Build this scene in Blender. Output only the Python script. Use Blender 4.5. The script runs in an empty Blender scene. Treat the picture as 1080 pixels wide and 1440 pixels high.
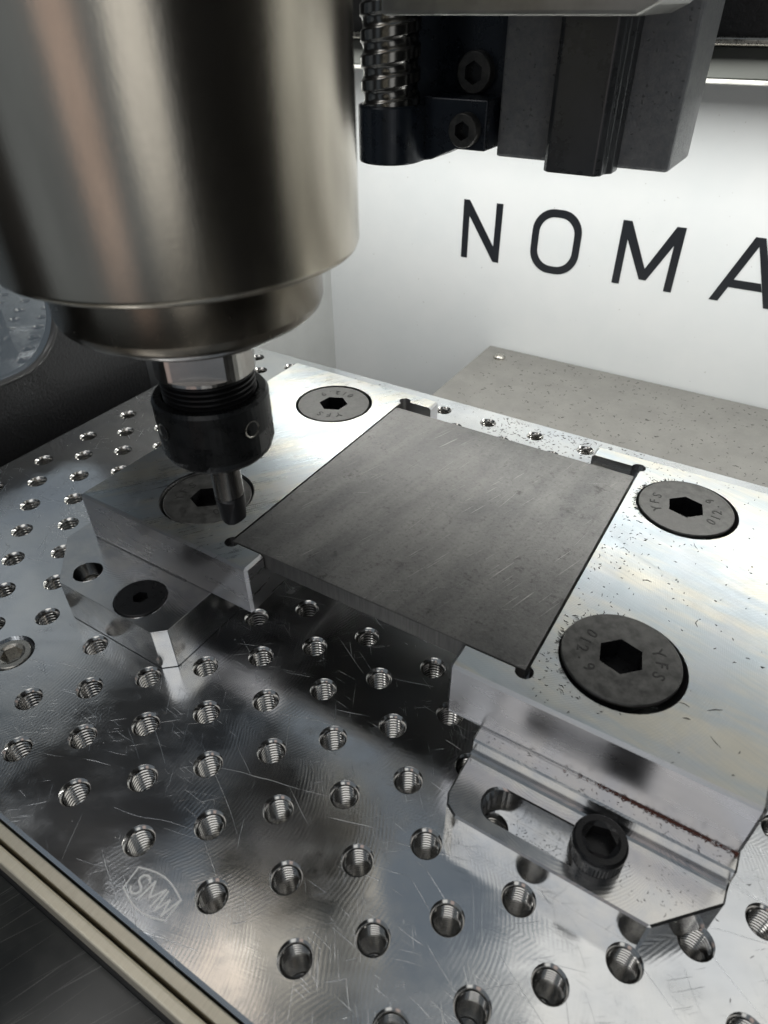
import bpy, bmesh, math, random
from mathutils import Vector, Matrix, geometry
random.seed(7)
S = 0.001                                  # all numbers below are millimetres
PI = math.pi
sc = bpy.context.scene
COL = sc.collection

# ------------------------------------------------------------------ camera
cam_d = bpy.data.cameras.new("camera")
cam = bpy.data.objects.new("camera", cam_d)
COL.objects.link(cam)
R0 = (0.8501751247548037, 0.5264280779288478, -0.008702644212702698)
R1 = (0.3159502129925973, -0.5233386587763302, -0.7913861959499443)
R2 = (-0.42116234418343523, 0.6700672555783712, -0.6112545728610812)
CP = (58.2156, -29.449, 135.1434)
M = Matrix(((R0[0], -R1[0], -R2[0], CP[0] * S), (R0[1], -R1[1], -R2[1], CP[1] * S), (R0[2], -R1[2], -R2[2], CP[2] * S), (0, 0, 0, 1)))
cam.matrix_world = M
cam_d.sensor_fit = 'HORIZONTAL'
cam_d.sensor_width = 36
cam_d.lens = 935.56 / 1080 * 36
cam_d.clip_start = 0.001
cam_d.clip_end = 50
cam_d.dof.use_dof = True
cam_d.dof.focus_distance = 0.195
cam_d.dof.aperture_fstop = 40.0
sc.camera = cam

# ------------------------------------------------------------------ world, lamps, exposure
w = bpy.data.worlds.new("World")
sc.world = w
w.use_nodes = True
bg = w.node_tree.nodes["Background"]
bg.inputs[0].default_value = (0.78, 0.89, 1.0, 1)
bg.inputs[1].default_value = 0.115

def area(name, loc, target, sx, sy, lum, col, spread=180):
    """rectangular lamp; lum: its radiance"""
    d = bpy.data.lights.new(name, 'AREA')
    d.shape = 'RECTANGLE'; d.size = sx * S; d.size_y = sy * S
    d.energy = lum * math.pi * sx * sy * S * S; d.color = col; d.spread = math.radians(spread)
    o = bpy.data.objects.new(name, d); COL.objects.link(o)
    o.location = Vector(loc) * S
    o.rotation_euler = (Vector(target) - Vector(loc)).to_track_quat('-Z', 'Y').to_euler()
    return o
# the white lamp strip of the machine, hung in front of the gantry beam (hidden by the casting and the frame)
area("strip_lamp", (15, 231, 118), (15, 236, 0), 395, 22, 9.2, (1.0, 1.0, 0.96))
# added lamp standing in for the pale lit room behind the camera
area("pale_room_fill", (520, -560, 20), (0, 60, 20), 300, 700, 0.42, (1.0, 0.98, 0.94))
# added brown lamp that gives the spindle its dim reflection of the room
area("brown_room_fill", (75, -620, 0), (-40, 60, 20), 200, 600, 0.22, (1.0, 0.68, 0.54))
# light through the open lid: in front above, and above the right half of the table
area("lid_lamp", (90, -260, 420), (60, 40, 0), 330, 260, 0.55, (1.0, 0.97, 0.93))
# light from the upper left through the open lid, catching the threads
area("lid_lamp", (-225, -92, 330), (-40, 40, 0), 190, 220, 1.7, (1.0, 0.98, 0.95))
area("side_lamp", (-520, 190, 240), (-160, 100, 20), 420, 330, 0.24, (0.95, 0.98, 1.0))  # daylight coming in through the side window of the machine
area("overhead_fill", (-133, 52, 420), (10, -8, 0), 105, 66, 0.5, (1.0, 0.80, 0.60))  # tan lamp added for the warm patch reflected in the plate
area("overhead_fill", (185, 235, 420), (90, 40, 0), 250, 280, 0.42, (1.0, 0.95, 0.86))  # added lamp in place of the pale ceiling mirrored in the plate's right half

sc.view_settings.view_transform = 'Standard'
sc.view_settings.look = 'None'
sc.view_settings.exposure = 0.82
sc.view_settings.gamma = 1.0

# ------------------------------------------------------------------ helpers
class MB:
    """collects vertices (mm) and faces of one mesh"""
    def __init__(s): s.v = []; s.f = []; s.sm = []
    def add(s, vs, fs, smooth=False):
        n = len(s.v)
        s.v += [tuple(p) for p in vs]
        s.f += [tuple(i + n for i in f) for f in fs]
        s.sm += [smooth] * len(fs)
        return s
    def box(s, x0, y0, z0, x1, y1, z1):
        v = [(x0, y0, z0), (x1, y0, z0), (x1, y1, z0), (x0, y1, z0), (x0, y0, z1), (x1, y0, z1), (x1, y1, z1), (x0, y1, z1)]
        return s.add(v, [(3, 2, 1, 0), (4, 5, 6, 7), (0, 1, 5, 4), (1, 2, 6, 5), (2, 3, 7, 6), (3, 0, 4, 7)])
    def prism(s, poly, a, b, ax='z'):
        def P(p, t):
            return (p[0], p[1], t) if ax == 'z' else ((p[0], t, p[1]) if ax == 'y' else (t, p[0], p[1]))
        n = len(poly)
        v = [P(p, a) for p in poly] + [P(p, b) for p in poly]
        f = [tuple(range(n - 1, -1, -1)), tuple(range(n, 2 * n))]
        f += [(i, (i + 1) % n, n + (i + 1) % n, n + i) for i in range(n)]
        return s.add(v, f)
    def lathe(s, prof, c=(0, 0), n=48, smooth=True, close=False, jag=None):
        """prof: (r, z) points from bottom to top or any run"""
        vs = []
        for r, z in prof:
            for k in range(n):
                a = 2 * PI * k / n
                vs.append((c[0] + r * math.cos(a), c[1] + r * math.sin(a), z))
        fs = []
        for i in range(len(prof) - 1):
            for k in range(n):
                k2 = (k + 1) % n
                fs.append((i * n + k, i * n + k2, (i + 1) * n + k2, (i + 1) * n + k))
        return s.add(vs, fs, smooth)
    def disc(s, r, z, c=(0, 0), n=48):
        return s.add([(c[0] + r * math.cos(2 * PI * k / n), c[1] + r * math.sin(2 * PI * k / n), z) for k in range(n)], [tuple(range(n))])
    def face2d(s, outer, holes, z, up=True, eps=1e-5):
        """flat face with round holes, by constrained Delaunay"""
        pts, edges = [], []
        for loop in [outer] + holes:
            n0 = len(pts); m = len(loop)
            pts += [Vector(p) for p in loop]
            edges += [(n0 + i, n0 + (i + 1) % m) for i in range(m)]
        vo, eo, fo, _, _, _ = geometry.delaunay_2d_cdt(pts, edges, [], 1, eps)
        hb = [(min(p[0] for p in h), max(p[0] for p in h), min(p[1] for p in h), max(p[1] for p in h), h) for h in holes]
        keep = []
        for f in fo:
            cx = sum(vo[i].x for i in f) / len(f); cy = sum(vo[i].y for i in f) / len(f)
            if not inside((cx, cy), outer): continue
            if any(a < cx < b and c < cy < d and inside((cx, cy), h) for a, b, c, d, h in hb): continue
            ar = sum(vo[f[i]].x * vo[f[(i + 1) % len(f)]].y - vo[f[(i + 1) % len(f)]].x * vo[f[i]].y for i in range(len(f)))
            f = list(f)
            if (ar > 0) != up: f.reverse()
            keep.append(f)
        return s.add([(p.x, p.y, z) for p in vo], keep)
    def walls(s, loop, z0, z1, out=True, smooth=False):
        n = len(loop)
        v = [(p[0], p[1], z0) for p in loop] + [(p[0], p[1], z1) for p in loop]
        f = [(i, (i + 1) % n, n + (i + 1) % n, n + i) for i in range(n)]
        if not out: f = [tuple(reversed(q)) for q in f]
        return s.add(v, f, smooth)

def inside(p, poly):
    x, y = p; r = False; n = len(poly); j = n - 1
    for i in range(n):
        xi, yi = poly[i]; xj, yj = poly[j]
        if (yi > y) != (yj > y) and x < (xj - xi) * (y - yi) / (yj - yi) + xi: r = not r
        j = i
    return r
def circle(c, r, n=32, a0=0.0):
    return [(c[0] + r * math.cos(a0 + 2 * PI * k / n), c[1] + r * math.sin(a0 + 2 * PI * k / n)) for k in range(n)]
def rrect(x0, y0, x1, y1, r, n=6):
    o = []
    for cx, cy, a in ((x1 - r, y0 + r, -PI / 2), (x1 - r, y1 - r, 0), (x0 + r, y1 - r, PI / 2), (x0 + r, y0 + r, PI)):
        o += [(cx + r * math.cos(a + PI / 2 * k / n), cy + r * math.sin(a + PI / 2 * k / n)) for k in range(n + 1)]
    return o
def slot(xa, xb, y, r, n=12):
    return [(xb + r * math.cos(-PI / 2 + PI * k / n), y + r * math.sin(-PI / 2 + PI * k / n)) for k in range(n + 1)] + \
           [(xa + r * math.cos(PI / 2 + PI * k / n), y + r * math.sin(PI / 2 + PI * k / n)) for k in range(n + 1)]

def org(o):
    return o.get('_o', (0, 0, 0)) if o is not None else (0, 0, 0)
ORG = {}
def mesh(name, mb, mat, org=(0, 0, 0), merge=True, recalc=False):
    me = bpy.data.meshes.new(name)
    me.from_pydata([((x - org[0]) * S, (y - org[1]) * S, (z - org[2]) * S) for x, y, z in mb.v], [], mb.f)
    me.polygons.foreach_set('use_smooth', mb.sm)
    if merge:
        bm = bmesh.new(); bm.from_mesh(me)
        bmesh.ops.remove_doubles(bm, verts=bm.verts, dist=1e-3 * S)
        if recalc: bmesh.ops.recalc_face_normals(bm, faces=bm.faces)
        bm.to_mesh(me); bm.free()
    me.materials.append(mat)
    return me
def obj(name, mb, mat, parent=None, o=None, bevel=0, seg=2, recalc=False, merge=True):
    """one mesh object; o: its base point in mm (a child uses its parent's)"""
    if parent is not None: base = ORG[parent.name]
    else: base = o or (0, 0, 0)
    me = mb if isinstance(mb, bpy.types.Mesh) else mesh(name, mb, mat, base, merge, recalc)
    ob = bpy.data.objects.new(name, me); COL.objects.link(ob)
    ORG[ob.name] = base
    if parent is not None: ob.parent = parent
    else: ob.location = Vector(base) * S
    if bevel:
        m = ob.modifiers.new('bevel', 'BEVEL'); m.width = bevel * S; m.segments = seg; m.limit_method = 'ANGLE'; m.angle_limit = math.radians(38)
        m.use_clamp_overlap = True
    return ob
def tag(o, label, cat, group=None, kind=None):
    if label: o['label'] = label
    if cat: o['category'] = cat
    if group: o['group'] = group
    if kind: o['kind'] = kind
    return o
def thing(name, base, label, cat, group=None):
    o = bpy.data.objects.new(name, None); COL.objects.link(o)
    o.empty_display_size = 0.005
    o.location = Vector(base) * S; ORG[o.name] = base
    return tag(o, label, cat, group)
def struct(o):
    o['kind'] = 'structure'; return o
def copy_thing(root, base, label, rz=0.0):
    r = root.copy(); COL.objects.link(r); r.location = Vector(base) * S; r.rotation_euler = (0, 0, rz); r['label'] = label
    ORG[r.name] = base
    for ch in root.children:
        c = ch.copy(); COL.objects.link(c); c.parent = r
        for g in ch.children:
            d = g.copy(); COL.objects.link(d); d.parent = c
    return r

# ------------------------------------------------------------------ materials
def new_mat(name):
    m = bpy.data.materials.new(name); m.use_nodes = True
    nt = m.node_tree; return m, nt, nt.nodes['Principled BSDF']
class NT:
    """tiny node-building helper"""
    def __init__(s, nt): s.t = nt; s.c = None
    def n(s, typ, **k):
        q = s.t.nodes.new(typ)
        for a, b in k.items(): setattr(q, a, b)
        return q
    def link(s, a, b): s.t.links.new(a, b)
    def coord(s):
        if s.c is None:
            tc = s.n('ShaderNodeTexCoord'); v = s.n('ShaderNodeVectorMath', operation='SCALE'); v.inputs['Scale'].default_value = 1 / S
            s.link(tc.outputs['Object'], v.inputs[0]); s.c = v.outputs[0]
        return s.c
    def map(s, scale=(1, 1, 1), rot=(0, 0, 0), loc=(0, 0, 0)):
        m = s.n('ShaderNodeMapping'); s.link(s.coord(), m.inputs[0])
        r = s.n('ShaderNodeVectorRotate', rotation_type='EULER_XYZ'); r.inputs['Rotation'].default_value = rot
        s.t.links.remove(m.inputs[0].links[0]); s.link(s.coord(), r.inputs[0]); s.link(r.outputs[0], m.inputs[0])
        m.inputs['Scale'].default_value = scale; m.inputs['Location'].default_value = loc
        return m.outputs[0]
    def noise(s, scale, vec=None, detail=3, rough=0.55):
        q = s.n('ShaderNodeTexNoise'); q.inputs['Scale'].default_value = scale; q.inputs['Detail'].default_value = detail; q.inputs['Roughness'].default_value = rough
        s.link(vec if vec is not None else s.coord(), q.inputs['Vector']); return q.outputs['Fac']
    def math(s, op, a, b=None, c=None, clamp=False):
        q = s.n('ShaderNodeMath', operation=op); q.use_clamp = clamp
        for i, x in enumerate((a, b, c)):
            if x is None: continue
            if isinstance(x, (int, float)): q.inputs[i].default_value = x
            else: s.link(x, q.inputs[i])
        return q.outputs[0]
    def ramp(s, f, a, b, lo=0.0, hi=1.0):
        q = s.n('ShaderNodeMapRange'); q.interpolation_type = 'SMOOTHSTEP'
        q.inputs['From Min'].default_value = a; q.inputs['From Max'].default_value = b; q.inputs['To Min'].default_value = lo; q.inputs['To Max'].default_value = hi
        s.link(f, q.inputs['Value']); return q.outputs[0]
    def mix(s, f, a, b):
        q = s.n('ShaderNodeMix', data_type='RGBA')
        for i, x in ((0, f), (6, a), (7, b)):
            if isinstance(x, (int, float)): q.inputs[i].default_value = x
            elif isinstance(x, tuple): q.inputs[i].default_value = (*x, 1)
            else: s.link(x, q.inputs[i])
        return q.outputs[2]
    def bump(s, h, dist, strength=1.0, normal=None):
        q = s.n('ShaderNodeBump'); q.inputs['Strength'].default_value = strength; q.inputs['Distance'].default_value = dist * S
        s.link(h, q.inputs['Height'])
        if normal is not None: s.link(normal, q.inputs['Normal'])
        return q.outputs[0]
    def scratches(s, ang, length, width, lo, hi, off=0.0, bend=0.0):
        """sparse thin lines along one direction: 0..1"""
        v = s.map((1 / length, 1 / width, 1 / 40), (0, 0, ang), (off, off * 1.7, 0))
        q = s.n('ShaderNodeTexNoise'); q.inputs['Scale'].default_value = 1; q.inputs['Detail'].default_value = 1; q.inputs['Roughness'].default_value = 0.4; q.inputs['Distortion'].default_value = bend
        if bend:                                             # bend the lines: shift the coordinates by a broad noise first
            nz = s.n('ShaderNodeTexNoise'); nz.inputs['Scale'].default_value = 0.05; s.link(s.coord(), nz.inputs['Vector'])
            ad = s.n('ShaderNodeVectorMath', operation='MULTIPLY_ADD'); s.link(nz.outputs['Color'], ad.inputs[0]); ad.inputs[1].default_value = (0, bend / width, 0); s.link(v, ad.inputs[2]); v = ad.outputs[0]
            q.inputs['Distortion'].default_value = 0
        s.link(v, q.inputs['Vector']); return s.ramp(q.outputs['Fac'], lo, hi)
    def swirl(s, rw, rad, feed, rot=0.0):
        """arcs left by a face mill in parallel passes: -1..1"""
        v = s.map((1, 1, 1), (0, 0, rot))
        sp = s.n('ShaderNodeSeparateXYZ'); s.link(v, sp.inputs[0])
        y = s.math('DIVIDE', sp.outputs[1], rw)
        fr = s.math('SUBTRACT', s.math('SUBTRACT', y, s.math('FLOOR', y)), 0.5)
        yy = s.math('MULTIPLY', fr, rw)
        arc = s.math('SQRT', s.math('SUBTRACT', rad * rad, s.math('MULTIPLY', yy, yy)))
        ph = s.math('SUBTRACT', sp.outputs[0], arc)
        wob = s.math('MULTIPLY', s.noise(0.25, None, 2), 0.9 * feed)
        return s.math('SINE', s.math('MULTIPLY', s.math('ADD', ph, wob), 2 * PI / feed))

def m_plain(name, col, metal=0.0, rough=0.5, bump=0, bscale=1.0, var=0.0, vscale=0.3, spec=0.5, aniso=0.0):
    m, nt, b = new_mat(name); T = NT(nt)
    b.inputs['Metallic'].default_value = metal; b.inputs['Roughness'].default_value = rough; b.inputs['Specular IOR Level'].default_value = spec
    if var:
        f = T.ramp(T.noise(vscale, None, 5, 0.65), 0.3, 0.7)
        T.link(T.mix(f, tuple(c * (1 - var) for c in col), tuple(min(1, c * (1 + var)) for c in col)), b.inputs['Base Color'])
        T.link(T.math('MULTIPLY_ADD', f, 0.14, rough - 0.07), b.inputs['Roughness'])
    else: b.inputs['Base Color'].default_value = (*col, 1)
    if bump: T.link(T.bump(T.noise(bscale, None, 3, 0.6), bump), b.inputs['Normal'])
    if aniso:
        b.inputs['Anisotropic'].default_value = aniso
        tg = T.n('ShaderNodeTangent', direction_type='RADIAL', axis='Z'); T.link(tg.outputs[0], b.inputs['Tangent'])
    return m

def m_tooling_plate():
    m, nt, b = new_mat('machined_aluminium_plate'); T = NT(nt)
    b.inputs['Metallic'].default_value = 1
    big = T.noise(0.035, None, 4, 0.6)
    sw = T.swirl(32, 26, 0.85)
    sw2 = T.swirl(27, 24, 0.95, PI + 0.04)
    patch = T.ramp(T.noise(0.045, T.map(loc=(3, 9, 2)), 4, 0.62), 0.42, 0.58)
    patch2 = T.ramp(T.noise(0.06, T.map(loc=(31, 5, 7)), 4, 0.62), 0.45, 0.6)
    smear = T.ramp(T.noise(1.0, T.map((0.02, 0.09, 1), (0, 0, -0.6), (2, 6, 0)), 4, 0.6), 0.42, 0.62)
    scr = T.math('MAXIMUM', T.scratches(0.5, 40, 0.30, 0.76, 0.80, 0, 2), T.math('MAXIMUM', T.scratches(-0.30, 34, 0.25, 0.75, 0.79, 4.3, 3), T.scratches(1.05, 30, 0.25, 0.77, 0.81, 9.1, 2)))
    scuff = T.math('MAXIMUM', T.scratches(0.9, 9, 0.14, 0.71, 0.80, 1.0, 3), T.math('MAXIMUM', T.scratches(-0.7, 8, 0.13, 0.72, 0.81, 6.0, 4), T.scratches(0.1, 10, 0.14, 0.72, 0.81, 3.0, 3)))
    scuff = T.math('MULTIPLY', scuff, patch2)
    fine = T.noise(1.0, T.map((0.10, 3.2, 1), (0, 0, -0.22)), 3, 0.7)
    T.link(T.mix(T.ramp(big, 0.3, 0.7), (0.66, 0.69, 0.73), (0.80, 0.805, 0.80)), b.inputs['Base Color'])
    r = T.math('MULTIPLY_ADD', patch, 0.07, 0.085)
    r = T.math('MULTIPLY_ADD', patch2, 0.06, r)
    r = T.math('MULTIPLY_ADD', smear, 0.07, r)
    r = T.math('MULTIPLY_ADD', T.math('MAXIMUM', scr, scuff), 0.14, r)
    T.link(r, b.inputs['Roughness'])
    h = T.math('ADD', T.math('MULTIPLY', sw, T.math('MULTIPLY_ADD', patch, 0.8, 0.1)), T.math('MULTIPLY', sw2, T.math('MULTIPLY_ADD', patch2, 0.6, 0.05)))
    n1 = T.bump(h, 0.0030)
    n2 = T.bump(T.math('ADD', T.math('MULTIPLY', T.math('MAXIMUM', scr, scuff), 2.2), fine), 0.007, 1.0, n1)
    T.link(n2, b.inputs['Normal'])
    return m
def m_jaw(name, top):
    m, nt, b = new_mat(name); T = NT(nt)
    b.inputs['Metallic'].default_value = 1
    sw = T.swirl(60, 38, 0.55, 0.6 if top < 0 else 2.3)
    tint = T.noise(1.0, T.map((0.02, 0.11, 1), (0, 0, 0.05 if top < 0 else -0.9)), 5, 0.62)
    tint2 = T.noise(0.09, T.map(loc=(4, 4, 4)), 4, 0.6)
    blot = T.ramp(T.noise(0.10, None, 5, 0.65), 0.35, 0.65)
    hair = T.noise(1.0, T.map((0.05, 2.6, 1), (0, 0, -0.95 if top > 0 else 0.35)), 4, 0.75)
    hair2 = T.noise(1.0, T.map((0.06, 2.2, 1), (0, 0, 0.25 if top > 0 else -0.5), (9, 2, 1)), 4, 0.75)
    c = T.mix(T.ramp(tint, 0.40, 0.60), (0.41, 0.455, 0.485), (0.54, 0.52, 0.455))  # bluish and yellowish sheen of the milling lines put into the base colour
    c = T.mix(T.ramp(tint2, 0.42, 0.62, 0.0, 0.6), c, (0.45, 0.475, 0.50))
    c = T.mix(T.ramp(hair, 0.3, 0.75, 0.0, 0.3), c, (0.30, 0.335, 0.37))
    ge = T.n('ShaderNodeNewGeometry'); sp = T.n('ShaderNodeSeparateXYZ'); T.link(ge.outputs['True Normal'], sp.inputs[0])
    up = T.ramp(sp.outputs[2], 0.5, 0.9)                    # the milled top; the sides are fly-cut smooth
    side = T.noise(1.0, T.map((0.05, 0.05, 0.25)), 3, 0.6)
    T.link(T.mix(up, (0.60, 0.59, 0.605), c), b.inputs['Base Color'])
    r = T.math('MULTIPLY_ADD', hair, 0.26, T.math('MULTIPLY_ADD', blot, 0.05, 0.25 if top < 0 else 0.15))
    rs = T.math('MULTIPLY_ADD', side, 0.16, 0.20)
    r = T.math('ADD', T.math('MULTIPLY', r, up), T.math('MULTIPLY', rs, T.math('SUBTRACT', 1.0, up)))
    T.link(r, b.inputs['Roughness'])
    scr = T.math('MAXIMUM', T.scratches(0.9, 18, 0.2, 0.74, 0.79, 2.0), T.scratches(-0.5, 12, 0.16, 0.74, 0.79, 7.0))
    n1 = T.bump(T.math('MULTIPLY', sw, up), 0.0048)
    h = T.math('ADD', T.math('MULTIPLY', hair, 0.5), T.math('MULTIPLY', hair2, 0.5))
    h = T.math('MULTIPLY', T.math('ADD', h, T.math('MULTIPLY', scr, 1.2)), up)
    T.link(T.bump(h, 0.006, 1.0, n1), b.inputs['Normal'])
    return m
def m_block():
    m, nt, b = new_mat('polished_aluminium'); T = NT(nt)
    b.inputs['Metallic'].default_value = 1
    f = T.noise(0.2, None, 4, 0.6)
    T.link(T.mix(T.ramp(f, 0.3, 0.7), (0.56, 0.57, 0.585), (0.68, 0.67, 0.65)), b.inputs['Base Color'])
    sw = T.swirl(30, 17, 0.7, 1.3)
    T.link(T.math('MULTIPLY_ADD', f, 0.16, 0.11), b.inputs['Roughness'])
    T.link(T.bump(sw, 0.0018), b.inputs['Normal'])
    return m
def m_steel_plate():
    m, nt, b = new_mat('mill_scale_steel'); T = NT(nt)
    b.inputs['Metallic'].default_value = 0.75
    a = T.noise(0.05, None, 6, 0.7); g = T.noise(2.2, None, 4, 0.7)
    band = T.noise(1.0, T.map((0.11, 0.012, 1), (0, 0, 0.12)), 4, 0.6)
    grain = T.noise(1.0, T.map((2.4, 0.12, 1), (0, 0, 0.12)), 3, 0.7)
    spots = T.ramp(T.noise(0.22, T.map(loc=(5, 1, 3)), 5, 0.75), 0.58, 0.72)
    scr = T.math('MAXIMUM', T.math('MULTIPLY', T.scratches(-1.25, 16, 0.30, 0.69, 0.76), T.ramp(T.noise(0.06, T.map(loc=(1, 8, 3)), 2), 0.48, 0.6)), T.math('MAXIMUM', T.scratches(-1.4, 26, 0.22, 0.75, 0.81, 6.0), T.scratches(-0.5, 9, 0.2, 0.76, 0.82, 2.0)))
    speck = T.noise(1.1, T.map(loc=(8, 2, 0)), 5, 0.8)
    c = T.mix(T.ramp(a, 0.3, 0.7), (0.085, 0.085, 0.085), (0.135, 0.133, 0.13))
    c = T.mix(T.ramp(band, 0.38, 0.66, 0.0, 0.45), c, (0.21, 0.205, 0.197))
    c = T.mix(T.ramp(grain, 0.45, 0.75, 0.0, 0.30), c, (0.10, 0.10, 0.10))
    c = T.mix(T.ramp(speck, 0.50, 0.70, 0.0, 0.55), c, (0.035, 0.034, 0.033))
    c = T.mix(T.ramp(speck, 0.42, 0.30, 0.0, 0.30), c, (0.27, 0.262, 0.25))
    c = T.mix(T.math('MULTIPLY', spots, 0.7), c, (0.03, 0.029, 0.027))
    # worn patch and bright rub marks
    sp = T.n('ShaderNodeSeparateXYZ'); T.link(T.coord(), sp.inputs[0])
    def blob(x, y, rx, ry):
        dx = T.math('DIVIDE', T.math('SUBTRACT', sp.outputs[0], x), rx); dy = T.math('DIVIDE', T.math('SUBTRACT', sp.outputs[1], y), ry)
        d = T.math('ADD', T.math('MULTIPLY', dx, dx), T.math('MULTIPLY', dy, dy))
        return T.ramp(d, 1.0, 0.1)
    rub = T.math('MULTIPLY', blob(8, 50, 8, 4), T.ramp(T.noise(1.0, T.map((0.6, 1.6, 1), (0, 0, -0.6)), 4, 0.7), 0.42, 0.62))
    rub = T.math('ADD', rub, T.math('MULTIPLY', blob(-4, 52, 5, 3), 0.5), clamp=True)
    c = T.mix(T.math('MULTIPLY', rub, 0.8), c, (0.42, 0.35, 0.30))
    c = T.mix(T.math('MULTIPLY', scr, 0.5), c, (0.46, 0.45, 0.43))
    ge = T.n('ShaderNodeNewGeometry'); sq = T.n('ShaderNodeSeparateXYZ'); T.link(ge.outputs['True Normal'], sq.inputs[0])
    saw = T.noise(1.0, T.map((2.0, 2.0, 0.1)), 3, 0.6)
    c = T.mix(T.ramp(sq.outputs[2], 0.5, 0.9), T.mix(saw, (0.07, 0.069, 0.067), (0.20, 0.195, 0.185)), c)   # the cut edges
    T.link(c, b.inputs['Base Color'])
    r = T.math('MULTIPLY_ADD', band, 0.16, 0.22)
    T.link(T.math('MULTIPLY_ADD', g, 0.14, r), b.inputs['Roughness'])
    T.link(T.bump(T.math('ADD', g, T.math('MULTIPLY', scr, 0.7)), 0.045), b.inputs['Normal'])
    return m
def m_turned(name, col, rough, var=0.12):
    m, nt, b = new_mat(name); T = NT(nt)
    b.inputs['Metallic'].default_value = 1
    st = T.noise(1.0, T.map((0.25, 0.25, 5)), 3, 0.6)
    bl = T.noise(0.09, T.map((1, 1, 0.25)), 4, 0.6)
    T.link(T.mix(T.ramp(bl, 0.3, 0.7), tuple(c * (1 - var) for c in col), tuple(c * (1 + var) for c in col)), b.inputs['Base Color'])
    T.link(T.math('MULTIPLY_ADD', T.noise(0.9, None, 4, 0.7), 0.08, rough - 0.04), b.inputs['Roughness'])
    b.inputs['Anisotropic'].default_value = 0.6; b.inputs['Anisotropic Rotation'].default_value = 0.25
    tg = T.n('ShaderNodeTangent', direction_type='RADIAL', axis='Z'); T.link(tg.outputs[0], b.inputs['Tangent'])
    T.link(T.bump(T.math('MULTIPLY_ADD', st, 0.35, T.noise(2.2, T.map((1, 1, 0.35)), 4, 0.75)), 0.014), b.inputs['Normal'])
    return m
def m_black_powder():
    m, nt, b = new_mat('black_textured_powder_coat'); T = NT(nt)
    b.inputs['Base Color'].default_value = (0.012, 0.012, 0.013, 1); b.inputs['Roughness'].default_value = 0.42
    T.link(T.bump(T.noise(0.75, None, 4, 0.6), 0.35), b.inputs['Normal'])
    return m
def m_white_wall():
    m, nt, b = new_mat('white_panel'); T = NT(nt)
    f = T.noise(0.02, None, 5, 0.6)
    sp = T.ramp(T.noise(0.55, None, 2, 0.5), 0.72, 0.75)
    c = T.mix(T.ramp(f, 0.3, 0.7), (0.74, 0.765, 0.775), (0.79, 0.805, 0.81))
    T.link(T.mix(T.math('MULTIPLY', sp, 0.5), c, (0.35, 0.34, 0.32)), b.inputs['Base Color'])
    b.inputs['Roughness'].default_value = 0.42
    return m
def m_cover_sheet():
    m, nt, b = new_mat('dusty_stainless_sheet'); T = NT(nt)
    b.inputs['Metallic'].default_value = 0.6
    f = T.noise(0.06, None, 5, 0.7); g = T.noise(1.6, None, 3, 0.7)
    c = T.mix(T.ramp(f, 0.3, 0.7), (0.275, 0.268, 0.252), (0.335, 0.326, 0.306))
    T.link(T.mix(T.math('MULTIPLY', g, 0.35), c, (0.28, 0.27, 0.25)), b.inputs['Base Color'])
    T.link(T.math('MULTIPLY_ADD', g, 0.2, 0.40), b.inputs['Roughness'])
    T.link(T.bump(g, 0.05), b.inputs['Normal'])
    return m
def m_cast():
    m, nt, b = new_mat('grey_cast_iron'); T = NT(nt)
    b.inputs['Metallic'].default_value = 0.3
    f = T.noise(0.5, None, 5, 0.7); pit = T.ramp(T.noise(0.9, T.map(loc=(2, 7, 1)), 2, 0.5), 0.66, 0.72)
    c = T.mix(T.ramp(f, 0.3, 0.7), (0.21, 0.222, 0.235), (0.28, 0.287, 0.292))
    T.link(T.mix(T.math('MULTIPLY', pit, 0.35), c, (0.05, 0.05, 0.05)), b.inputs['Base Color'])
    b.inputs['Roughness'].default_value = 0.42
    h = T.math('SUBTRACT', T.math('MULTIPLY', T.noise(0.9, None, 5, 0.75), 0.9), T.math('MULTIPLY', pit, 0.3))
    T.link(T.bump(h, 0.5), b.inputs['Normal'])
    return m
def m_front_tray():
    m, nt, b = new_mat('scratched_dark_gloss'); T = NT(nt)
    f = T.noise(0.05, None, 4, 0.6)
    scr = T.math('MAXIMUM', T.scratches(-1.07, 60, 0.3, 0.70, 0.74), T.scratches(-1.22, 40, 0.22, 0.71, 0.75, 5.0))
    c = T.mix(T.ramp(f, 0.3, 0.7), (0.022, 0.025, 0.026), (0.055, 0.058, 0.054))
    T.link(T.mix(T.math('MULTIPLY', scr, 0.6), c, (0.25, 0.25, 0.24)), b.inputs['Base Color'])
    T.link(T.math('MULTIPLY_ADD', f, 0.2, 0.12), b.inputs['Roughness'])
    return m
def m_brushed_edge():
    m, nt, b = new_mat('brushed_table_edge'); T = NT(nt)
    b.inputs['Metallic'].default_value = 0.4
    st = T.noise(1.0, T.map((3.0, 0.12, 1)), 4, 0.7)
    T.link(T.mix(st, (0.72, 0.65, 0.50), (0.95, 0.89, 0.74)), b.inputs['Base Color'])
    b.inputs['Roughness'].default_value = 0.32
    T.link(T.bump(st, 0.05), b.inputs['Normal'])
    return m

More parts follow.
